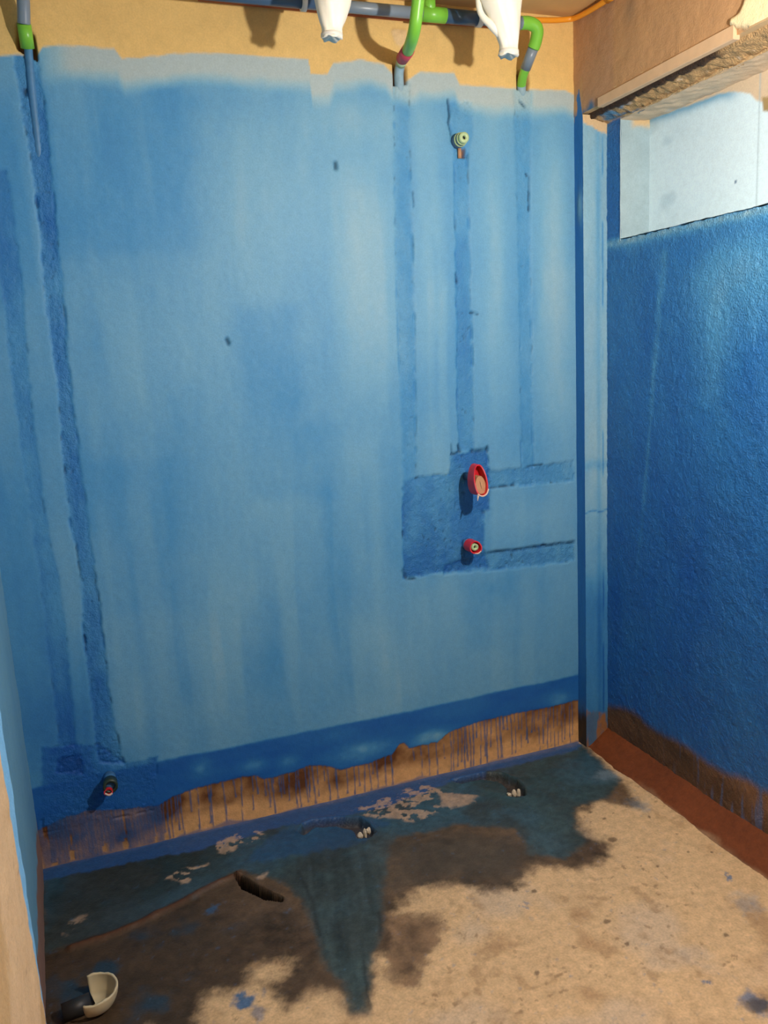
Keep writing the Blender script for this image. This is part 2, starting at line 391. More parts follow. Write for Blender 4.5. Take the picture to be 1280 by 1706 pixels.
    # open slots where the drop pipes enter the wall
    for poly, dep in [([(655, 108), (678, 112), (678, 138), (656, 142)], .030), ([(862, 118), (881, 120), (882, 150), (863, 148)], .025), ([(28, 40), (57, 60), (63, 100), (30, 82)], .024), ([(768, 248), (776, 249), (776, 262), (769, 262)], .02)]:
        m = region(x, z, bw(poly), .003, J * .6); dz -= dep * m; rgb = mix(rgb, (.22, .11, .05), m)
    pos = np.stack([x, -dz, z], 1)
    o = grid('wall_back', 'wall', len(xs), len(zs), pos, rgb, np.clip(rough, .25, .95), np.clip(grit, 0, 2.5))
    tag(o, 'back wall brushed with blue waterproofing, bare beige plaster above, dripped bare strip at foot', 'wall', kind='structure')
build_back_wall()

# ---------------- right wall with the window opening
def build_right_wall():
    ys = np.concatenate([np.arange(.02, -1.15, -.0042), np.arange(-1.2, -3.65, -.06)]); ys[np.argmin(np.abs(ys - WY0))] = WY0; ys[np.argmin(np.abs(ys - WY1))] = WY1
    zs = np.arange(-.02, ZC + .03, .0050); zs[np.argmin(np.abs(zs - SILL))] = SILL; zs[np.argmin(np.abs(zs - HEAD))] = HEAD
    Y, Z = np.meshgrid(ys, zs); y = Y.ravel(); z = Z.ravel()
    T = 1.06 + .10 * fbm(y * 4, z * 2.2, 203) + .07 * fbm(y * 22, z * 14, 205) + .14 * sstep(1.5, .9, z)
    def add(px, ry, rz, d):
        nonlocal T
        c = onX(*px, XR); T = T + d * blob(y, z, (c[1], c[2]), ry, rz)
    for px, ry, rz, d in [((1190, 470), .16, .14, -.22), ((1255, 420), .12, .10, -.18), ((1080, 560), .06, .22, .12), ((1130, 640), .07, .14, .12), ((1245, 640), .09, .14, .12),
                          ((1190, 560), .06, .2, -.16), ((1270, 480), .1, .16, -.12), ((1030, 1000), .04, .3, .10), ((1150, 1000), .2, .25, .06), ((1200, 760), .12, .14, -.05), ((1020, 560), .03, .4, -.06)]:
        add(px, ry, rz, d)
    # pale run below the window
    m = np.exp(-(ldist(y + .006 * fbm(y * 15, z * 12, 221), z, rw([(1108, 425), (1098, 520), (1088, 640), (1080, 760), (1072, 860), (1062, 950)])) / (.010 + .007 * sstep(1.3, 1.8, z) + .004 * fbm(y * 3, z * 14, 222))) ** 2) * (.6 + .5 * fbm(y * 50, z * 16, 223))
    fade = sstep(.5, 1.3, z)
    T = T - .36 * m * (.3 + .7 * fade)
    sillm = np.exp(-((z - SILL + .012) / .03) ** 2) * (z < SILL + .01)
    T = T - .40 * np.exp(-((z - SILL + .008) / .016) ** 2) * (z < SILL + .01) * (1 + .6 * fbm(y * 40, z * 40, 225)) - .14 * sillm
    T = T + .1 * region(y, z, rw([(1013, 190), (1034, 190), (1034, 400), (1013, 420)]), .01)
    g = 1.3 + .5 * fbm(y * 9, z * 9, 231)
    dx = .0034 * np.clip(fbm(y * 85, z * 85, 241, 2) - .05, 0, 1) - .005 * np.clip(fbm(y * 60, z * 60, 242, 2) - .35, 0, 1) + .0012 * fbm(y * 26, z * 26, 243, 2) + .003 * fbm(y * 5, z * 5, 245)
    e = np.exp(-((z - SILL) / .012) ** 2) * (y < WY0 + .02); dx = dx + e * .005 * fbm(y * 60, z * 40, 247)
    rgb = paint_rgb(T)
    # bare plaster above the opening
    bare = region(y, z, rw([(1000, 100), (1300, 0), (1500, -100), (1500, 130), (1280, 130), (1150, 165), (1050, 200), (1020, 190)]), .01, .012 * fbm(y * 30, z * 30, 251))
    bare = np.maximum(bare, sstep(HEAD, HEAD + .02, z + .012 * fbm(y * 40, z * 40, 252)))
    rgb = mix(rgb, (.58, .40, .20), bare)
    rgb = mix(rgb, (.60, .42, .22), sstep(-1.2, -1.5, y) * .0)
    # bare damp strip at the foot
    et = rw([(1013, 1176), (1040, 1180), (1060, 1188), (1085, 1212), (1110, 1225), (1140, 1240), (1180, 1270), (1215, 1290), (1240, 1298), (1280, 1320), (1400, 1390)])
    o_ = np.argsort(et[:, 0]); ze = np.interp(y, et[o_, 0], et[o_, 1]) + .006 * fbm(y * 40, z * 8, 261, 3)
    foot = sstep(-.02, .02, ze - z)
    wet = np.clip(.75 + .35 * fbm(y * 6, z * 8, 262) - .5 * sstep(-.45, -.8, y) * sstep(.08, .2, z), 0, 1)
    fr = np.array([.30, .15, .075])[None] * (1 - wet[:, None]) + np.array([.055, .030, .015])[None] * wet[:, None]
    fr *= (1 + .2 * fbm(y * 60, z * 60, 263))[:, None]
    st = sstep(.1, .5, fbm(y * 70, z * 6, 264)) * sstep(-.35, -.6, y) * .5
    fr = mix(fr, (.06, .18, .42), st)
    rgb = rgb * (1 - foot[:, None]) + fr * foot[:, None]
    rough = .48 + .1 * fbm(y * 10, z * 10, 271) + .3 * np.maximum(bare, foot)
    pos = np.stack([XR - dx, y, z + (np.abs(z - SILL) < 1e-6) * (y < WY0) * (.005 * fbm(y * 45, z, 246, 3) - .002)], 1)
    yc = (ys[:-1] + ys[1:]) / 2; zc = (zs[:-1] + zs[1:]) / 2
    YY, ZZ = np.meshgrid(yc, zc)
    keep = ~((YY < WY0) & (YY > WY1) & (ZZ > SILL) & (ZZ < HEAD))
    o = grid('wall_right', 'rough_wall', len(ys), len(zs), pos, rgb, np.clip(rough, .3, .95), np.clip(g, .3, 2.2), keep)
    tag(o, 'coarse dark blue right wall below the small high window', 'wall', kind='structure')
build_right_wall()

# ---------------- window: reveal, sill, head and painted pane
def sheet(name, mat, u0, u1, v0, v1, f, col, step=.006, parent=None, rough=.6, grit=.6):
    us = np.linspace(u0, u1, max(2, int(abs(u1 - u0) / step))); vs = np.linspace(v0, v1, max(2, int(abs(v1 - v0) / step)))
    U, V = np.meshgrid(us, vs); u = U.ravel(); v = V.ravel()
    o = grid(name, mat, len(us), len(vs), f(u, v), col(u, v), rough, grit)
    if parent: o.parent = parent; o.matrix_parent_inverse = Matrix.Translation(parent.location).inverted()
    return o
win = empty('window_1', (XR, WY0, SILL)); tag(win, 'small high window in the right wall, its pane brushed over pale blue', 'window', kind='structure')
def pane_col(y, z):
    c = np.tile(np.array([[.72, .90, .98]]), (len(y), 1)) * (1 + .05 * fbm(y * 6, z * 5, 301))[:, None]
    c = mix(c, (.40, .58, .68), .5 * sstep(.2, .6, fbm(y * 5, z * 8, 303)) * sstep(-.45, -.2, y))
    pts = np.array([onX(u, v, XP)[[1, 2]] for u, v in [(1040, 205), (1083, 198), (1120, 186), (1160, 172), (1200, 155), (1225, 154), (1250, 156), (1260, 168), (1275, 171), (1320, 178), (1500, 180)]])
    o_ = np.argsort(pts[:, 0]); zt = np.interp(y, pts[o_, 0], pts[o_, 1]) + .003 * fbm(y * 40, z * 40, 305)
    c = mix(c, (.20, .44, .62), np.exp(-((zt - z) / .018) ** 2) * sstep(-.56, -.48, y))
    c = mix(c, (.72, .56, .38), sstep(-.003, .004, z - zt))
    d = onX(1226, 303, XP); c = mix(c, (.2, .3, .4), (np.hypot(y - d[1], z - d[2]) < .005).astype(float))
    l = onX(1262, 300, XP)[1]; c = mix(c, (.35, .48, .55), np.exp(-((y - l) / .003) ** 2) * .6)
    c = mix(c, (.40, .28, .12), region(y, z, np.array([onX(u, v, XP)[[1, 2]] for u, v in [(1270, 162), (1300, 160), (1300, 187), (1272, 185)]]), .004))
    return c
sheet('pane', 'wall', WY0 + .01, WY1 - .01, SILL - .01, HEAD + .02, lambda u, v: np.stack([np.full(len(u), XP), u, v], 1), pane_col, .0045, win, .5, .15)
def rev_col(x, z): 
    c = np.tile(np.array([[.34, .46, .51]]), (len(x), 1)) * (1 + .10 * fbm(x * 10, z * 14, 311) + .05 * fbm(x * 60, z * 60, 312))[:, None]
    return mix(c, (.66, .48, .26), sstep(HEAD - .03, HEAD - .01, z + .01 * fbm(x * 30, z * 30, 313)) * sstep(XR + .03, XR + .06, x))
sheet('reveal', 'wall', XR - .004, XP + .01, SILL - .006, HEAD + .004, lambda u, v: np.stack([u, WY0 + .002 * fbm(u * 30, v * 30, 314), v], 1), rev_col, .006, win, .65, .5)
sheet('reveal', 'wall', XR - .004, XP + .01, SILL - .006, HEAD + .004, lambda u, v: np.stack([u, np.full(len(u), WY1), v], 1), rev_col, .03, win, .65, .5)
sheet('sill', 'wall', XR - .006, XP + .01, WY1, WY0, lambda u, v: np.stack([u, v, SILL + .003 * fbm(u * 40, v * 40, 315)], 1), lambda u, v: np.tile([[.25, .42, .52]], (len(u), 1)), .008, win, .6, .6)
def head_col(x, y):
    c = np.tile(np.array([[.70, .54, .38]]), (len(x), 1)) * (1 + .08 * fbm(x * 15, y * 12, 321))[:, None]
    return mix(c, (.26, .46, .60), sstep(.1, .4, fbm(x * 12, y * 9, 322)) * sstep(XP - .05, XP, x) * sstep(-.35, -.15, y))
sheet('head', 'wall', XR - .006, XP + .01, WY1, WY0, lambda u, v: np.stack([u, v, HEAD + .004 * fbm(u * 30, v * 30, 323)], 1), head_col, .006, win, .85, .8)

# ---------------- column in the corner
def build_column():
    zs = np.arange(-.01, 2.30, .006)
    col = empty('trim_1', (XB, YC, 0)); tag(col, 'narrow plastered pier in the corner between back and right wall', 'pillar', kind='structure')
    us = np.arange(XB, XR + .03, .0034); U, Z = np.meshgrid(us, zs); x = U.ravel(); z = Z.ravel()
    T = .42 + .30 * sstep(1.15, .55, z) + .25 * sstep(.75, .55, z) + .08 * fbm(x * 16, z * 2, 401) + .05 * fbm(x * 50, z * 14, 402)
    T += .22 * np.exp(-((x - XB - .060) / .010) ** 2) * (.6 + .6 * fbm(x * 8, z * 5, 403))
    T += .45 * np.exp(-((x - XB - .078) / .003) ** 2) * sstep(.0, .4, fbm(x * 8, z * 7, 404))
    for v, d in ((775, .15), (852, .4)):
        zz = onY(990, v, YC)[2]; T += d * np.exp(-((z - zz + .004 * np.sin(x * 90)) / (.018 if v == 775 else .003)) ** 2)
    rgb = paint_rgb(T)
    ztop = 2.268 + .10 * (x - XB) / .1 * -.35 + .006 * fbm(x * 60, z * 60, 405)
    rgb = mix(rgb, (.70, .50, .28), sstep(-.004, .004, z - ztop))
    ft = sstep(.02, .0, z - .13 - .03 * fbm(x * 40, z * 20, 406)); rgb = mix(rgb, (.10, .12, .14), ft * .6); rgb = mix(rgb, (.30, .14, .06), ft * sstep(0, .4, fbm(x * 60, z * 12, 407)))
    pos = np.stack([x, YC - .0015 * fbm(x * 30, z * 12, 408) - .001 * fbm(x * 90, z * 90, 409), z], 1)
    o = grid('front_face', 'wall', len(us), len(zs), pos, rgb, .5, .5); o.parent = col; o.matrix_parent_inverse = Matrix.Translation(col.location).inverted()
    us = np.arange(.012, YC - .001, -.0034); us[-1] = YC; U, Z = np.meshgrid(us, np.arange(-.01, 2.42, .006)); y = U.ravel(); z = Z.ravel()
    T = 1.12 + .08 * fbm(y * 40, z * 4, 411)
    rgb = paint_rgb(T)
    c = onX(967, 345, XB); bump = blob(y, z, (c[1], c[2]), .016, .05)
    rgb = mix(rgb, (.14, .33, .46), np.clip(bump * 1.2, 0, 1) * .8)
    tip = 2.40 - np.abs(y + .028) * 4.5; rgb = mix(rgb, (.45, .28, .14), sstep(-.004, .006, z - np.maximum(tip, 2.28)))
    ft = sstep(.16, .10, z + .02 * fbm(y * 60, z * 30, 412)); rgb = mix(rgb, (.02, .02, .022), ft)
    pos = np.stack([XB - .006 * bump + .001 * fbm(y * 60, z * 12, 413), y, z], 1)
    o = grid('side_face', 'wall', len(us), len(np.arange(-.01, 2.42, .006)), pos, rgb, .5, .6, flip=True); o.parent = col; o.matrix_parent_inverse = Matrix.Translation(col.location).inverted()
build_column()

# ---------------- beam, lintel and ceiling
def build_beam():
    beam = empty('trim_2', (XB, -.3, 2.30)); tag(beam, 'bare plastered beam running along the top of the right wall', 'beam', kind='structure')
    ys = np.concatenate([np.arange(.01, -1.1, -.006), np.arange(-1.12, -3.65, -.06)]); zs = np.arange(2.298, ZC + .01, .006)
    U, V = np.meshgrid(ys, zs); y = U.ravel(); z = V.ravel()
    c = np.tile(np.array([[.50, .295, .145]]), (len(y), 1)) * (1 + .10 * fbm(y * 7, z * 2.5, 501) + .08 * fbm(y * 26, z * 8, 502) + .05 * fbm(y * 70, z * 70, 503))[:, None]
    c = mix(c, (.42, .25, .15), region(y, z, np.array([onX(u, v, XB)[[1, 2]] for u, v in [(960, 20), (1022, -40), (1022, 150), (985, 185), (958, 160)]]), .012) * .6)
    c = mix(c, (.30, .20, .12), blob(y, z, onX(1050, 10, XB)[[1, 2]], .03, .05) * .7)
    P = np.array([onX(u, v, XB)[[1, 2]] for u, v in [(1218, 46), (1222, 30), (1235, 22), (1246, -4), (1300, -60), (1700, -200), (1700, 100), (1280, 55), (1240, 44)]])
    m = region(y, z, P, .005, .006 * fbm(y * 50, z * 50, 505)); c = mix(c, (.90, .78, .48), m)
    ft = np.maximum(sstep(.03, 0, z - 2.298 - .02 * fbm(y * 30, z * 30, 507)) * sstep(-.15, -.10, y), 0); c = mix(c, (.06, .16, .30), ft)
    dx = .002 * fbm(y * 30, z * 30, 506) + m * .012
    o = grid('face', 'wall', len(ys), len(zs), np.stack([XB - dx, y, z], 1), c, .9, .9); o.parent = beam; o.matrix_parent_inverse = Matrix.Translation(beam.location).inverted()
    from_bm('soffit', box_bm(XB + .001, XR + .2, -3.6, .05, 2.299, 2.33), 'plaster', beam)
    # rough mortar bed above the window, set back behind the slat
    xs = np.linspace(XB + .026, XR + .012, 22); ys = np.arange(YC + .01, -1.1, -.005); U, V = np.meshgrid(xs, ys); x = U.ravel(); y = V.ravel()
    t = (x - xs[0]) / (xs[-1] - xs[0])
    z = 2.288 - .022 * t + .007 * fbm(x * 60, y * 60, 511, 3) + .006 * fbm(x * 20, y * 20, 512)
    z = np.where(t < .02, 2.31, z)
    c = np.tile(np.array([[.46, .29, .13]]), (len(x), 1)) * (1 + .25 * fbm(x * 60, y * 60, 513, 3))[:, None]
    c = mix(c, (.68, .52, .36), sstep(.45, .7, fbm(x * 45, y * 45, 514))); c = mix(c, (.10, .24, .38), sstep(-.30, -.16, y) * sstep(-.1, .3, fbm(x * 30, y * 30, 515)))
    c = mix(c, (.045, .022, .010), sstep(.26, .18, t + .05 * fbm(x * 50, y * 50, 516)) * sstep(-.70, -.62, y))  # shadow line of the slot behind the slat, painted as a dark strip
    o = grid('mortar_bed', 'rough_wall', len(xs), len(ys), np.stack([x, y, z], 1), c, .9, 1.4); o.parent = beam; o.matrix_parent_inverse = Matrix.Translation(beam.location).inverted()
build_beam()
a, b = onX(1000, 176, XB), onX(1228, 56, XB)
bm = box_bm(XB - .010, XB + .012, b[1], a[1], 2.288, 2.318, .002, 1)
for v in bm.verts:
    t = (v.co.y - a[1]) / (b[1] - a[1]); v.co.z += .004 * math.sin(t * 3) + (.006 if v.co.y < b[1] + .02 and v.co.z > 2.3 else 0)
tag(from_bm('wooden_slat', bm, 'wood'), 'pale wooden formwork slat along the lower edge of the beam', 'slat')

o = from_bm('ceiling', box_bm(-1.2, 2.1, -3.65, .06, ZC, ZC + .1), 'ceiling'); tag(o, 'bare orange-brown concrete ceiling slab', 'ceiling', kind='structure')

# ---------------- left wall, door pier, front enclosure
def lx(y): return -.2713 + (.2713 - .2524) / .4417 * (-y)
PY = -1.30; PX = -.162
def build_left():
    ys = np.arange(.03, PY - .05, -.008); zs = np.arange(-.02, ZC, .008); U, V = np.meshgrid(ys, zs); y = U.ravel(); z = V.ravel()
    T = .66 + .12 * fbm(y * 5, z * 1.6, 601) + .06 * fbm(y * 24, z * 8, 602)
    rgb = paint_rgb(T); rgb = mix(rgb, (.20, .36, .36), np.full(len(y), .35))
    ft = sstep(-.01, .01, .16 + .03 * fbm(y * 30, z * 10, 603) - z); rgb = mix(rgb, (.30, .13, .06), ft * .85)
    pos = np.stack([lx(y) + .002 * fbm(y * 20, z * 20, 604), y, z], 1)
    tag(grid('wall_left', 'wall', len(ys), len(zs), pos, rgb, .55, .5, flip=True), 'blue left wall seen edge-on beyond the door pier', 'wall', kind='structure')
    # pier reveal (bare cement, blue brushed over its far arris)
    pier = empty('door_1', (PX, PY, 0)); tag(pier, 'bare cement door pier at the left edge with blue brushed arris', 'door pier', kind='structure')
    ys = np.concatenate([np.arange(PY, PY - .5, -.0035), np.arange(PY - .52, -3.65, -.06)]); zs = np.arange(-.01, ZC, .0055); U, V = np.meshgrid(ys, zs); y = U.ravel(); z = V.ravel()
    c = np.tile(np.array([[.60, .42, .24]]), (len(y), 1)) * (1 + .12 * fbm(y * 8, z * 8, 611) + .08 * fbm(y * 50, z * 50, 612))[:, None]
    c = mix(c, (.50, .33, .16), sstep(.1, .5, fbm(y * 6, z * 6, 613)))
    c = mix(c, (.20, .15, .10), sstep(.55, .7, fbm(y * 60, z * 60, 614)) * .7)
    edge = .016 + .008 * fbm(y * 10, z * 22, 615, 3) + .005 * fbm(y * 60, z * 90, 616) + .05 * sstep(.5, .9, z)
    c = mix(c, (.17, .42, .68), sstep(-.003, .003, edge - (PY - y)))
    c = mix(c, (.30, .42, .55), sstep(.55, .75, fbm(y * 14, z * 14, 617)) * .6)
    pos = np.stack([PX + .0025 * fbm(y * 30, z * 30, 618) - .004 * np.exp(-((PY - y) / .004)), y + (PY - y < .002) * .003 * fbm(z * 40, z * 3, 619), z], 1)
    o = grid('reveal', 'wall', len(ys), len(zs), pos, c, .85, .9, flip=True); o.parent = pier; o.matrix_parent_inverse = Matrix.Translation(pier.location).inverted()
    from_bm('core', box_bm(-1.2, PX - .008, -3.6, PY - .004, -.01, ZC), 'plaster', pier)
build_left()

# ---------------- floor
def build_floor():
    xs = np.concatenate([np.arange(-1.2, -.34, .06), np.arange(-.32, 1.84, .0042)]); ys = np.concatenate([np.arange(.04, -1.45, -.0042), np.arange(-1.5, -3.7, -.06)])
    X, Y = np.meshgrid(xs, ys); x = X.ravel(); y = Y.ravel(); n = len(x)
    c = np.tile(np.array([[.68, .455, .245]]), (n, 1)) * (1 + .07 * fbm(x * 5, y * 5, 701) + .06 * fbm(x * 25, y * 25, 702) + .05 * fbm(x * 90, y * 90, 703))[:, None]
    c = mix(c, (.36, .20, .09), .55 * sstep(.15, .6, fbm(x * 9, y * 9, 704, 5))); c = mix(c, (.56, .45, .34), .45 * sstep(.1, .5, fbm(x * 4, y * 4, 705)))
    c = mix(c, (.24, .14, .07), .6 * sstep(.40, .62, fbm(x * 60, y * 60, 706, 4)) * sstep(-.1, .3, fbm(x * 5, y * 5, 707)))
    c = mix(c, (.34, .20, .095), .5 * sstep(.05, .5, fbm(x * 30, y * 30, 708, 5)) * sstep(0, .35, fbm(x * 6 + 9, y * 6, 709)))
    rough = np.full(n, .85); grit = np.full(n, .7); dz = .003 * fbm(x * 4, y * 4, 711) + .0012 * fbm(x * 30, y * 30, 712)
    J = .014 * fbm(x * 14, y * 14, 721, 5) + .010 * fbm(x * 60, y * 60, 723, 4)
    J2 = .035 * fbm(x * 9, y * 9, 722, 5) + .020 * fbm(x * 45, y * 45, 724, 4) + .008 * (_hash(np.floor(x * 240), np.floor(y * 240), 9) - .5)
    def R(poly, soft, j=J): return region(x, y, fl(poly), soft, j)
    # damp margin around the spill
    damp = R([(60, 1450), (980, 1240), (1080, 1350), (1000, 1335), (962, 1352), (964, 1378), (1015, 1405), (1010, 1425), (965, 1450), (900, 1440), (868, 1468), (820, 1485), (765, 1478), (700, 1478), (655, 1525), (735, 1535), (728, 1570), (690, 1640),
                  (650, 1630), (640, 1600), (632, 1600), (622, 1640), (612, 1692), (585, 1692), (560, 1660), (510, 1655), (480, 1680), (455, 1640), (500, 1610), (480, 1598), (420, 1608), (400, 1640), (340, 1665), (330, 1720), (30, 1740)], .030, J2)
    dk = np.clip(1 + .9 * fbm(x * 11, y * 11, 731, 6) + .6 * fbm(x * 48, y * 48, 732, 4), .2, 2.6)
    lf = sstep(.65, -.05, x)
    c = c * (1 - damp[:, None] * .95) + np.array([.092, .055, .030])[None] * (dk * (1 - .65 * lf) * damp * .95)[:, None]
    d2 = R([(650, 1525), (735, 1530), (728, 1570), (690, 1640), (650, 1635), (640, 1595)], .02, J2); c = mix(c, (.30, .18, .095), d2 * np.clip(.6 + .8 * fbm(x * 22, y * 22, 733, 5), 0, 1))
    rough -= damp * .35
    # teal spill along the wall, down the fall to the drain tongue
    teal = R([(70, 1452), (970, 1240), (1035, 1300), (1010, 1328), (962, 1345), (958, 1375), (975, 1402), (940, 1432), (880, 1420), (860, 1380), (760, 1372), (720, 1385), (660, 1395), (640, 1440), (640, 1510), (630, 1570), (622, 1620), (616, 1682), (590, 1684), (578, 1650),
                   (545, 1612), (530, 1560), (505, 1500), (470, 1470), (400, 1450), (330, 1490), (200, 1545), (70, 1590)], .016, J)
    tc = np.array([.024, .075, .092])[None] * (1 + .5 * fbm(x * 9, y * 9, 741, 5))[:, None] * (1 - .55 * lf)[:, None]
    k = sstep(-.2, .4, fbm(x * 5 + 3, y * 5, 742)); tc = tc * (1 - k[:, None] * .5) + np.array([.030, .12, .20])[None] * k[:, None] * .5
    far = sstep(.0, -.55, y); tc = tc * (1 - .5 * far[:, None]) + np.array([.075, .095, .085])[None] * .5 * far[:, None]
    c = c * (1 - teal[:, None] * .93) + tc * teal[:, None] * .93; rough -= teal * .08
    tb = R([(80, 1620), (190, 1565), (330, 1530), (380, 1500), (400, 1520), (330, 1600), (290, 1700), (80, 1720)], .05, J2) * sstep(-.05, .35, fbm(x * 11, y * 11, 746, 5))
    c = mix(c, (.016, .050, .082), tb * .8)
    br = teal * sstep(-.05, .4, fbm(x * 7 + 5, y * 7, 747, 5)); c = mix(c, (.042, .045, .038), br * .6)
    c = c * (1 + teal * .3 * fbm(x * 70, y * 70, 748, 3))[:, None]
    # streaks in the tongue
    tg = R([(475, 1430), (640, 1400), (640, 1500), (632, 1560), (622, 1600), (618, 1680), (585, 1685), (575, 1650), (540, 1600), (530, 1550), (500, 1500)], .012)
    ta = fl([(560, 1400), (602, 1690)]); tv = (ta[1] - ta[0]) / np.linalg.norm(ta[1] - ta[0]); al = x * tv[0] + y * tv[1]; ac = x * -tv[1] + y * tv[0]
    c = mix(c, (.050, .064, .060), tg * .35 * sstep(-.25, -.6, y)); c = c * (1 + tg * .55 * fbm(ac * 45, al * 5, 745, 4))[:, None]
    for ln, w in (([(608, 1600), (612, 1640), (618, 1680)], .004), ([(500, 1452), (520, 1500), (532, 1560)], .006), ([(633, 1520), (634, 1560)], .005)):
        c = mix(c, (.02, .02, .018), np.exp(-(ldist(x + J * .5, y, fl(ln)) / w) ** 2) * .55)
    # greyish damp patch between the drains
    g = R([(640, 1400), (730, 1385), (860, 1385), (880, 1430), (860, 1460), (760, 1470), (690, 1470), (640, 1500)], .06, J2 * 1.5); c = mix(c, (.080, .066, .048), g * .7); c = c * (1 + g * .3 * fbm(x * 20, y * 20, 751))[:, None]
    # deep blue runs along the foot of the wall
    bl = R([(60, 1430), (260, 1380), (450, 1335), (620, 1295), (760, 1262), (970, 1215), (965, 1250), (850, 1276), (760, 1300), (640, 1345), (560, 1365), (470, 1378), (330, 1415), (200, 1440), (62, 1470)], .008, J)
    c = mix(c, (.022, .095, .28), bl * .85)
    bl = R([(480, 1372), (600, 1362), (640, 1372), (600, 1400), (520, 1420), (470, 1430), (400, 1440)], .015, J2); c = mix(c, (.020, .085, .20), bl * .6)
    # peeled, pale flakes
    isl = sstep(.0, .10, fbm(x * 42, y * 52, 761, 5))
    fk = R([(585, 1350), (650, 1325), (700, 1308), (780, 1325), (790, 1338), (740, 1350), (690, 1372), (650, 1362), (610, 1362)], .008, J) * np.maximum(isl, .0)
    fk = np.maximum(fk, R([(735, 1322), (792, 1326), (780, 1340), (735, 1345)], .008, J))
    fk = np.maximum(fk, R([(350, 1412), (385, 1392), (445, 1383), (440, 1395), (400, 1410), (375, 1422)], .006, J) * isl)
    fk = np.maximum(fk, R([(280, 1462), (310, 1447), (345, 1440), (340, 1455), (310, 1470)], .008, J) * isl)
    fk = np.maximum(fk, R([(425, 1462), (445, 1455), (440, 1468)], .006, J) * .9)
    fk = np.maximum(fk, R([(95, 1550), (140, 1520), (140, 1530), (105, 1562)], .006, J) * isl * .6)
    c = mix(c, (.56, .38, .25), fk * .9 * (.75 + .3 * fbm(x * 70, y * 70, 762))); dz += .001 * fk
    # blue splashes on the bare screed
    for px, r, a in (((410, 1672), .030, .9), ((355, 1520), .018, .6), ((1240, 1500), .045, .35), ((1160, 1590), .04, .18), ((1265, 1672), .035, .7), ((1010, 1290), .05, .4), ((1060, 1340), .04, .35),
                     ((1210, 1460), .012, .8), ((1178, 1640), .010, .7), ((872, 1508), .008, .5), ((872, 1518), .008, .5), ((430, 1690), .02, .5)):
        p = onZ(*px); m = sstep(.15, .85, blob(x + J * 1.6, y + J2 * .9, p, r, r) + .35 * fbm(x * 60, y * 60, 765, 4)) * a
        c = mix(c, (.03, .13, .28) if a > .4 else (.26, .33, .38), m)
    c = mix(c, (.06, .04, .025), R([(1235, 1665), (1285, 1655), (1285, 1685), (1255, 1690)], .01, J) * .7)
    # scattered grit and drops
    for px, r in (((985, 1352), .007), ((1008, 1362), .009), ((1022, 1355), .005), ((985, 1368), .005), ((1083, 1360), .008), ((1095, 1445), .008), ((1128, 1390), .006), ((1148, 1418), .006), ((1186, 1419), .007), ((1035, 1523), .004), ((1018, 1495), .004), ((895, 1620), .009),
                  ((1012, 1535), .014), ((1045, 1572), .010), ((890, 1485), .012), ((860, 1482), .010), ((1020, 1400), .02), ((1005, 1410), .018), ((1210, 1560), .01)):
        p = onZ(*px); c = mix(c, (.10, .06, .035), sstep(.3, .7, blob(x + J * .6, y + J * .4, p, r * .8, r * .8)) * .7)
    # mortar ridge left of the slit, and the slit itself
    ln = fl([(120, 1580), (200, 1555), (280, 1515), (340, 1485), (395, 1457)]); d = ldist(x, y + .01 * fbm(x * 12, y * 12, 771), ln)
    rd = np.exp(-(d / .013) ** 2); dz += .010 * rd * (1 + .4 * fbm(x * 25, y * 25, 772)); c = mix(c, (.10, .038, .015), rd * .85)
    sl = R([(388, 1456), (402, 1458), (430, 1474), (472, 1494), (470, 1501), (440, 1497), (405, 1480)], .004, J * .25); dz -= .06 * sl; c = mix(c, (.008, .005, .004), sstep(.02, .3, sl))  # shade inside the slit is put into its near-black colour
    # two drain pits, broken out of the screed beside the wall
    for poly, dep in (([(498, 1385), (505, 1374), (520, 1366), (560, 1363), (598, 1362), (615, 1372), (625, 1386), (618, 1395), (596, 1397), (590, 1384), (560, 1376), (525, 1378), (506, 1390)], .035),
                      ([(752, 1300), (780, 1294), (805, 1288), (835, 1289), (860, 1298), (874, 1312), (876, 1325), (862, 1328), (845, 1326), (846, 1314), (830, 1302), (800, 1298), (770, 1306)], .035)):
        m = R(poly, .006, J * .35); dz -= dep * m; c = mix(c, (.07, .05, .04), m * .85); grit += m
        e = np.exp(-(sdf(x, y, fl(poly)) / .012) ** 2); dz += .004 * e * (1 - m)
    # bare edge by the pier
    z = dz
    o = grid('floor', 'floor', len(xs), len(ys), np.stack([x, y, z], 1), c, np.clip(rough, .3, .95), np.clip(grit, .2, 2), flip=True)
    tag(o, 'sandy cement floor with dark damp stain and teal paint spill', 'floor', kind='structure')
build_floor()

# mortar fillet along the right wall
def build_fillet():
    ts = np.linspace(0, 1, 26); ys = np.arange(YC + .0, -3.6, -.01); U, V = np.meshgrid(ts, ys); t = U.ravel(); y = V.ravel()
    x = XB - .004 + t * (XR - XB + .012) + .004 * fbm(y * 9, t * 2, 801); z = -.004 + .072 * t ** 1.15 + .003 * fbm(y * 12, t * 5, 802) + .0015 * fbm(y * 60, t * 14, 803)
    c = np.tile(np.array([[.180, .048, .013]]), (len(t), 1)) * (1 + .18 * fbm(y * 5, t * 2, 804) + .10 * fbm(y * 40, t * 10, 805))[:, None]
    c = mix(c, (.05, .025, .012), sstep(.12, .0, t) * .8); c = mix(c, (.42, .27, .15), sstep(.18, .02, t + .15 * fbm(y * 14, t * 3, 806)) * sstep(-.25, -.55, y) * .5)
    o = grid('baseboard_right', 'floor', len(ts), len(ys), np.stack([x, y, z], 1), c, .6, .5, flip=True)
    tag(o, 'red-brown mortar fillet along the foot of the right wall', 'fillet', kind='structure')
build_fillet()

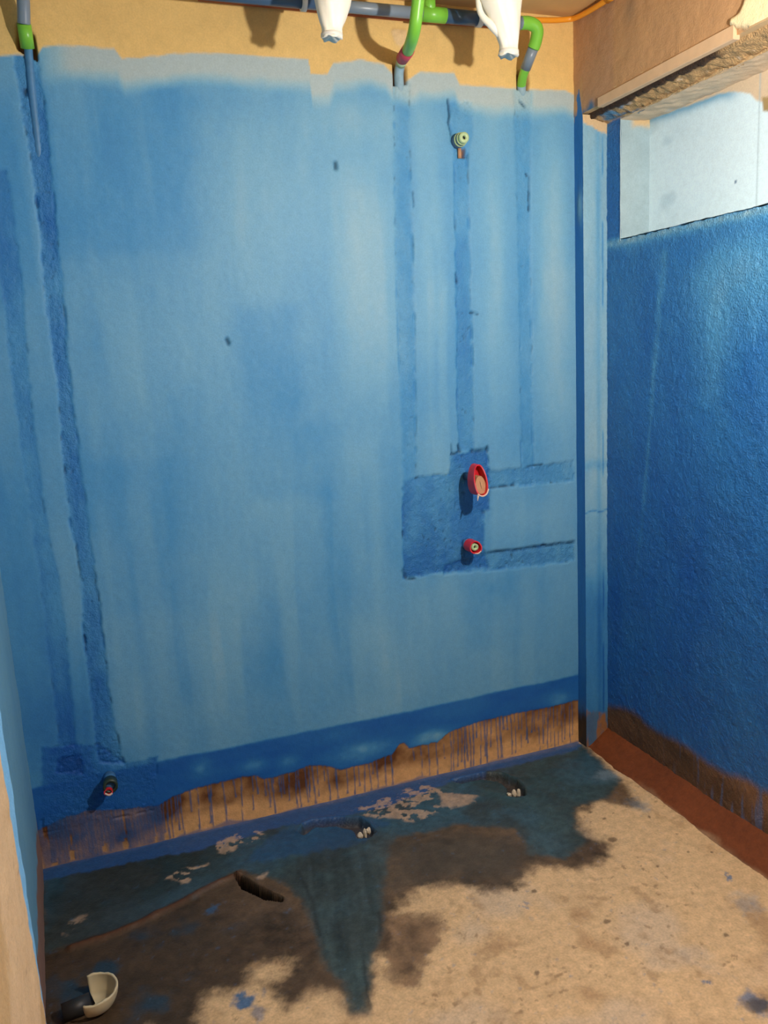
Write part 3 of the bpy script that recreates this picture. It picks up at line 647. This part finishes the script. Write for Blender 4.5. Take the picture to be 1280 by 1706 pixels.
# ================================================================== THINGS
# ---------------- ceiling supply pipe with its tee, sleeve and clips
DP = .125
def pp(u, v, d=DP): return onY(u, v, -d)
A0, A1 = pp(868, 37), pp(575, 12)
dirp = (A1 - A0) / (A1[0] - A0[0])
zc_ = (A0[2] + A1[2]) / 2
def mp(u, dz=0.0):                        # point on the run under picture column u
    d = ray(u, 25); t = (-DP - CAM[1]) / d[1]; xx = (CAM + d * t)[0]; return np.array([xx, -DP, zc_ + dz])
sup = empty('supply_pipe', mp(700)); tag(sup, 'blue-grey supply pipe running under the ceiling with green tee and white clips', 'pipe')
tube('pipe', [mp(868), mp(800)], .0165, 'grey', sup, it=0); tube('sleeve', [mp(796), mp(742)], .0205, 'navy', sup, it=0)  # sleeve coloured navy for the shadow of the white wrap
tube('tee', [mp(742), mp(703)], .0215, 'green', sup, it=0); tube('tee_branch', [mp(716), mp(716) + [0, 0, .05]], .019, 'green', sup, it=0)
tube('pipe', [mp(703), mp(528)], .0165, 'grey', sup, it=0); tube('pipe', [mp(528), mp(300)], .0165, 'navy', sup, it=0)
for u in (798, 507): tube('clip', [mp(u - 4), mp(u + 4)], .023, 'clip', sup, it=0)
tube('coupling', [mp(866), mp(874)], .0185, 'grey', sup, it=0)

# conduits under the slab
c1 = onY(1015, -3, -.02)
orange_pts = [onY(884, 33, -.018), onY(925, 34, -.018), onY(950, 32, -.020)]
e0 = onX(960, 30, XB - .016); e1 = onX(985, 17, XB - .016); e2 = onX(1030, -12, XB - .016)
oc = empty('electrical_conduit', orange_pts[1]); tag(oc, 'orange conduit bending from the back wall onto the beam', 'conduit')
tube('conduit', [orange_pts[0], orange_pts[1], orange_pts[2], e0, e1, e2], .0085, 'orange', oc, it=2)
tube('coupler', [e1 + (e2 - e1) * .62, e1 + (e2 - e1) * .95], .0115, 'orange', oc, it=0)
mc = tube('electrical_conduit', [onY(330, -3, -.012), onY(480, 12, -.012), onY(620, 26, -.012), onY(740, 37, -.012), onY(862, 46, -.012)], .0075, 'shaded_orange', None, it=1)
tag(mc, 'thin orange conduit coloured red-brown for shade, on the wall just below the supply pipe', 'conduit')

# ---------------- drop pipes into the wall chases
g0, g1, g2 = from_shadow((602, 25), (695, 18)), from_shadow((603, 50), (692, 44)), from_shadow((612, 72), (687, 66))
g3, g4 = from_shadow((635, 90), (680, 84)), onY(671, 97, -.045)
gp = empty('drop_pipe', g4); tag(gp, 'bright green bent drop pipe with pink collar entering the middle chase', 'pipe')
gtop = g0 + (g0 - g1) * ((ZC - g0[2]) / max(1e-3, (g0 - g1)[2])) * .98
tube('bend', [gtop, g0, g1, g2, g3], .0175, 'green', gp)
tube('collar', [g3 + (g4 - g3) * -.02, g4], .0195, 'pink', gp, it=0)
tube('pipe', [g4, onY(667, 108, -.010), onY(664, 125, .004), onY(667, 165, .022)], .0150, 'paleblue', gp)
tube('stub', [g4 + [0, 0, -.004], onY(668, 106, -.018)], .0158, 'palegreen', gp, it=0)

r0 = mp(868); rk = onY(897, 47, -.125)
rp = empty('drop_pipe', onY(872, 130, -.03)); tag(rp, 'green and grey jointed drop pipe at the right end of the supply pipe', 'pipe')
r1, r2, r3, r4 = onY(893, 70, -.105), onY(889, 80, -.095), onY(876, 114, -.045), onY(869, 142, .004)
tube('elbow', [r0, onY(884, 38, -.125), rk, r1, r2], .0195, 'green', rp)
tube('pipe', [r2, r3], .0170, 'grey', rp, it=0)
tube('elbow', [r3, onY(871, 128, -.020), r4], .0150, 'green', rp)
tube('pipe', [r4, onY(869, 165, .022)], .0150, 'paleblue', rp, it=0)

lp = empty('drop_pipe', onY(42, 60, -.02)); tag(lp, 'grey drop pipe with green coupling at the top left corner', 'pipe')
l2 = onY(40, 40, -.035)
tube('pipe', [onY(24, -90, -.14), onY(36, -40, -.09), onY(39, 0, -.055), l2], .0165, 'grey', lp)
tube('coupling', [l2, onY(46, 80, -.008)], .0180, 'green', lp, it=0)
tube('pipe', [onY(47, 80, .002), onY(53, 150, .007), onY(63, 240, .011), onY(74, 340, .022)], .0110, 'bluepipe', lp)

# ---------------- white plastic wraps hanging from the slab
def wrap(label, cen, tie_v, seed):
    """cen: list of (u, v, half width in metres) down the wrap, all at one distance from the wall"""
    rng = random.Random(seed); pts = [(onY(u, v, -.32), w) for u, v, w in cen]
    o = empty('wrapped_pipe_end', pts[-1][0]); tag(o, label, 'pipe wrap', 'white wrapped pipe ends under the ceiling')
    bm = bmesh.new(); rings = []; seg = 28
    P = [p for p, w in pts]; Wd = [w for p, w in pts]; n = 34
    t = np.linspace(0, 1, len(P)); tt = np.linspace(0, 1, n)
    C = np.stack([np.interp(tt, t, [p[k] for p in P]) for k in range(3)], 1); R = np.interp(tt, t, Wd)
    for i in range(n):
        ring = []
        for k in range(seg):
            a = 2 * math.pi * k / seg
            fold = 1 + .07 * math.sin(3 * a + tt[i] * 3 + seed) + .05 * math.sin(7 * a + 2 * math.sin(tt[i] * 5) + seed) + .03 * math.sin(13 * a + tt[i] * 9)
            r = R[i] * fold
            ring.append(bm.verts.new((C[i][0] + r * math.cos(a), C[i][1] + r * .85 * math.sin(a), C[i][2] + .003 * math.sin(5 * a) * (i > n - 3))))
        rings.append(ring)
    for a, b in zip(rings[:-1], rings[1:]):
        for k in range(seg): bm.faces.new((a[k], a[(k + 1) % seg], b[(k + 1) % seg], b[k]))
    # gathered mouth turned inwards
    c = bm.verts.new(C[-1] + np.array([0, 0, .010]))
    for k in range(seg): bm.faces.new((rings[-1][k], rings[-1][(k + 1) % seg], c))
    from_bm('wrap', bm, 'white', o, True)
    i = int(n * tie_v); q = C[i]
    bm = bmesh.new(); rr = R[i] * 1.04
    vs = []
    for j, dzz in enumerate((-.005, -.0025, .0025, .005)):
        e = rr + (.002 if j in (1, 2) else 0)
        vs.append([bm.verts.new((q[0] + e * math.cos(2 * math.pi * k / 20), q[1] + e * .87 * math.sin(2 * math.pi * k / 20), q[2] + dzz)) for k in range(20)])
    for a, b in zip(vs[:-1], vs[1:]):
        for k in range(20): bm.faces.new((a[k], a[(k + 1) % 20], b[(k + 1) % 20], b[k]))
    from_bm('tie', bm, 'clip', o, True)
wrap('white plastic wrap hanging in front of the supply pipe, left of the green drop pipe', [(549, -75, .075), (550, -45, .066), (552, -15, .052), (553, 10, .044), (553, 35, .034), (553, 50, .0265), (553, 55, .026), (553, 65, .028)], .90, 1)
wrap('white plastic wrap hanging beside the green elbow, right of the pink-collared drop pipe', [(818, -60, .090), (822, -35, .080), (829, -8, .066), (836, 18, .052), (843, 45, .039), (847, 68, .030), (848, 78, .026), (848, 84, .026), (848, 94, .029)], .90, 2)
tube('strap', [onY(838, 64, -.32), onY(820, 42, -.32), onY(804, 29, -.31), onY(797, 10, -.31), onY(797, -30, -.31)], [.008, .012, .009, .008, .008], 'white', bpy.data.objects['wrapped_pipe_end.001'])

# ---------------- shower outlet
s0 = onY(762, 236, 0); s1 = onY(771, 234, -.055)
so = empty('shower_outlet', s0); tag(so, 'pale green threaded pipe outlet with dark rings high on the back wall', 'pipe outlet')
ax = np.array([0, -1, 0.0])
def ring_at(name, base, d0, d1, r, mat, par, inner=None): return tube(name, [base + ax * d0, base + ax * d1], r, mat, par, it=0, seg=24, inner=inner)
ring_at('flange', s0, -.01, .020, .0225, 'navy', so)
ring_at('thread', s0, .020, .026, .0220, 'palegreen', so); ring_at('thread', s0, .026, .035, .0195, 'navy', so); ring_at('thread', s0, .035, .039, .0195, 'palegreen', so)
ring_at('nozzle', s0, .039, .054, .0165, 'palegreen', so, .006); ring_at('bore', s0, .042, .046, .0062, 'dark', so)
tube('tail', [s0 + np.array([.004, -.006, -.022]), s0 + np.array([.005, -.004, -.052])], .006, 'tan', so, it=0)

# ---------------- red capped valve stubs
def oblong(name, cx, cz, hw, hh, y0, y1top, y1bot, mat, par, thick=.004, taper=.0, closed=None):
    """rounded sleeve standing out of the wall, open to the room, its mouth cut aslant"""
    bm = bmesh.new(); seg = 36; rings = []
    def R(w, h, yf):
        out = []
        for k in range(seg):
            a = 2 * math.pi * k / seg; ca, sa = math.cos(a), math.sin(a)
            px_ = w * math.copysign(abs(ca) ** .75, ca); pz = h * math.copysign(abs(sa) ** .85, sa)
            out.append(bm.verts.new((cx + px_ * (1 - .25 * (sa > 0) * sa), yf(pz / h), cz + pz)))
        return out
    back = lambda s: y0
    front = lambda s: y1bot + (y1top - y1bot) * (s + 1) / 2
    rs = [R(hw * (1 - taper), hh * (1 - taper), back), R(hw, hh, front), R(hw - thick, hh - thick, front), R((hw - thick) * (1 - taper), (hh - thick) * (1 - taper), lambda s: y0 - .006)]
    for a, b in zip(rs[:-1], rs[1:]):
        for k in range(seg): bm.faces.new((a[k], a[(k + 1) % seg], b[(k + 1) % seg], b[k]))
    bm.faces.new(rs[0]); bm.faces.new(rs[-1])
    return from_bm(name, bm, mat, par)
m = onY(799, 800, -.11)
v1 = empty('valve_stub', (m[0], 0, m[2])); tag(v1, 'tall red plastic sleeve with tan plug sticking out of the blue patch', 'pipe cap')
oblong('sleeve', m[0], m[2], .0255, .053, -.070, -.105, -.135, 'red', v1, .0045)
tube('stub', [(m[0] + .006, .01, m[2]), (m[0] + .006, -.072, m[2])], [.014, .013], 'navy', v1, it=0)  # stub coloured dark to stand for the shadow behind the red sleeve
oblong('plug', m[0] + .002, m[2] - .016, .019, .030, -.078, -.108, -.120, 'tan', v1, .018)
tube('lip', [(m[0] - .019, -.133, m[2] - .043), (m[0] - .004, -.137, m[2] - .053), (m[0] + .014, -.136, m[2] - .046), (m[0] + .023, -.130, m[2] - .030)], .0026, 'cut', v1, seg=8)
tube('shard', [(m[0] - .016, -.130, m[2] - .046), (m[0] - .024, -.140, m[2] - .064)], [.004, .001], 'cut', v1, seg=8, it=0)
m2 = onY(793, 912, -.07)
v2 = empty('valve_stub', (m2[0], 0, m2[2])); tag(v2, 'short round red cap around a pale green pipe below the tall red sleeve', 'pipe cap')
oblong('cap', m2[0], m2[2], .0235, .0215, -.02, -.066, -.076, 'red', v2, .004)
tube('stub', [(m2[0], .01, m2[2]), (m2[0], -.022, m2[2])], .019, 'bluepipe', v2, it=0)
tube('nozzle', [(m2[0] - .001, -.03, m2[2]), (m2[0] - .001, -.068, m2[2])], .0125, 'palegreen', v2, it=0, inner=.006)
tube('bore', [(m2[0] - .001, -.05, m2[2]), (m2[0] - .001, -.055, m2[2])], .0062, 'dark', v2, it=0)
tube('lip', [(m2[0] - .006, -.074, m2[2] - .020), (m2[0] + .006, -.077, m2[2] - .0215), (m2[0] + .017, -.074, m2[2] - .015)], .0022, 'cut', v2, seg=8)

# ---------------- low stub by the left chase
k = onY(184, 1310, -.06)
kb = empty('pipe_stub', (k[0], 0, k[2])); tag(kb, 'dark green pipe stub with red and white end low on the left', 'pipe stub')
tube('pipe', [(k[0], .01, k[2] + .004), (k[0], -.055, k[2])], .019, 'bluepipe', kb, it=0)
tube('elbow', [(k[0], -.035, k[2] + .002), (k[0], -.066, k[2] + .001)], .0225, 'darkgreen', kb, it=0, inner=.015)
oblong('cap', k[0] - .008, k[2] - .013, .0135, .009, -.05, -.066, -.074, 'red', kb, .003)
tube('lip', [(k[0] - .018, -.072, k[2] - .014), (k[0] - .006, -.076, k[2] - .022), (k[0] + .003, -.074, k[2] - .017)], .0030, 'cut', kb, seg=8)

# ---------------- broken cream pipe shell on the floor
cb = onZ(160, 1692)
sh = empty('plastic_shell', (cb[0], cb[1], 0)); tag(sh, 'broken half of a cream plastic cup lying on the dark damp floor', 'broken cup')
def shell(name, cx, cy, cz, r, h, a0, a1, th, mat, par, rot):
    bm = bmesh.new(); nu, nv = 40, 10; o_, i_ = [], []
    for off, L_ in ((0, o_), (th, i_)):
        for j in range(nv + 1):
            t = j / nv; row = []
            for q in range(nu + 1):
                a = a0 + (a1 - a0) * q / nu
                rr = (r - off) * (1 - .22 * t ** 2); zz = h * t
                if j == 0: zz -= .0012 * math.sin(7 * a) + .0007 * math.sin(19 * a)
                row.append(bm.verts.new(rot @ Vector((rr * math.cos(a), rr * math.sin(a), zz))))
            L_.append(row)
    for G in (o_, i_):
        for j in range(nv):
            for q in range(nu): bm.faces.new((G[j][q], G[j][q + 1], G[j + 1][q + 1], G[j + 1][q]))
    for j in range(nv):
        for q in (0, nu): bm.faces.new((o_[j][q], o_[j + 1][q], i_[j + 1][q], i_[j][q]))
    for q in range(nu):
        for j in (0, nv): bm.faces.new((o_[j][q], o_[j][q + 1], i_[j][q + 1], i_[j][q]))
    c1_ = bm.verts.new(rot @ Vector((0, 0, h)))
    for q in range(nu): bm.faces.new((i_[nv][q], i_[nv][q + 1], c1_))
    for v in bm.verts: v.co += Vector((cx, cy, cz))
    return from_bm(name, bm, mat, par, True)
from mathutils import Euler
shell('cup', cb[0] + .0, cb[1] + .03, .050, .058, .040, math.radians(-105), math.radians(115), .005, 'cream', sh, Euler((math.radians(180), 0, 0)).to_matrix())
tube('collar', [(cb[0] - .075, cb[1] + .02, .016), (cb[0] - .01, cb[1] + .03, .018)], .022, 'black', sh, it=0, inner=.018)  # black tube added in place of the shaded gap beside the cup

# ---------------- pale stones in the drain pits
def stone(name, p, s, seed, label, group):
    rng = random.Random(seed); bm = bmesh.new(); bmesh.ops.create_icosphere(bm, subdivisions=2, radius=1)
    ph = [rng.uniform(0, 6) for _ in range(3)]
    for v in bm.verts:
        k_ = 1 + .18 * math.sin(3 * v.co.x + ph[0]) + .16 * math.sin(4 * v.co.y + ph[1]) + .12 * math.sin(5 * v.co.z + ph[2])
        v.co = Vector((v.co.x * s[0], v.co.y * s[1], v.co.z * s[2])) * k_ + Vector(p)
    o = from_bm(name, bm, 'stone'); tag(o, label, 'stone', group)
for i, (u, v, s) in enumerate([(600, 1392, (.009, .009, .013)), (608, 1389, (.007, .008, .015)), (614, 1385, (.008, .008, .014))]):
    p = onZ(u, v, -.006); stone('stone', p, s, i, ['leftmost pale stone in the drain pit at the middle of the floor', 'middle pale stone in the drain pit at the middle of the floor', 'rightmost pale stone in the drain pit at the middle of the floor'][i], 'pale stones in the drain pits')
for i, (u, v, s) in enumerate([(849, 1325, (.008, .008, .010)), (857, 1322, (.008, .008, .016)), (865, 1322, (.008, .008, .014))]):
    p = onZ(u, v, -.006); stone('stone', p, s, i + 5, ['leftmost pale stone in the drain pit nearer the right wall', 'middle pale stone in the drain pit nearer the right wall', 'rightmost pale stone in the drain pit nearer the right wall'][i], 'pale stones in the drain pits')

# ---------------- bare working bulb, hung from the slab just outside the view
lb = empty('work_lamp', LAMP); tag(lb, 'bare glowing bulb hanging on a black cord', 'lamp')
bm = bmesh.new(); bmesh.ops.create_uvsphere(bm, u_segments=20, v_segments=12, radius=.026)
for v in bm.verts: v.co = Vector((v.co.x, v.co.y, v.co.z * (1.25 if v.co.z > 0 else 1.0))) + Vector(LAMP)
from_bm('bulb', bm, 'bulb', lb, True)
tube('socket', [LAMP + [0, 0, .030], LAMP + [0, 0, .085]], .018, 'black', lb, it=0)
tube('cord', [LAMP + [0, 0, .08], (LAMP[0], LAMP[1], ZC)], .0035, 'black', lb, it=0, seg=8)
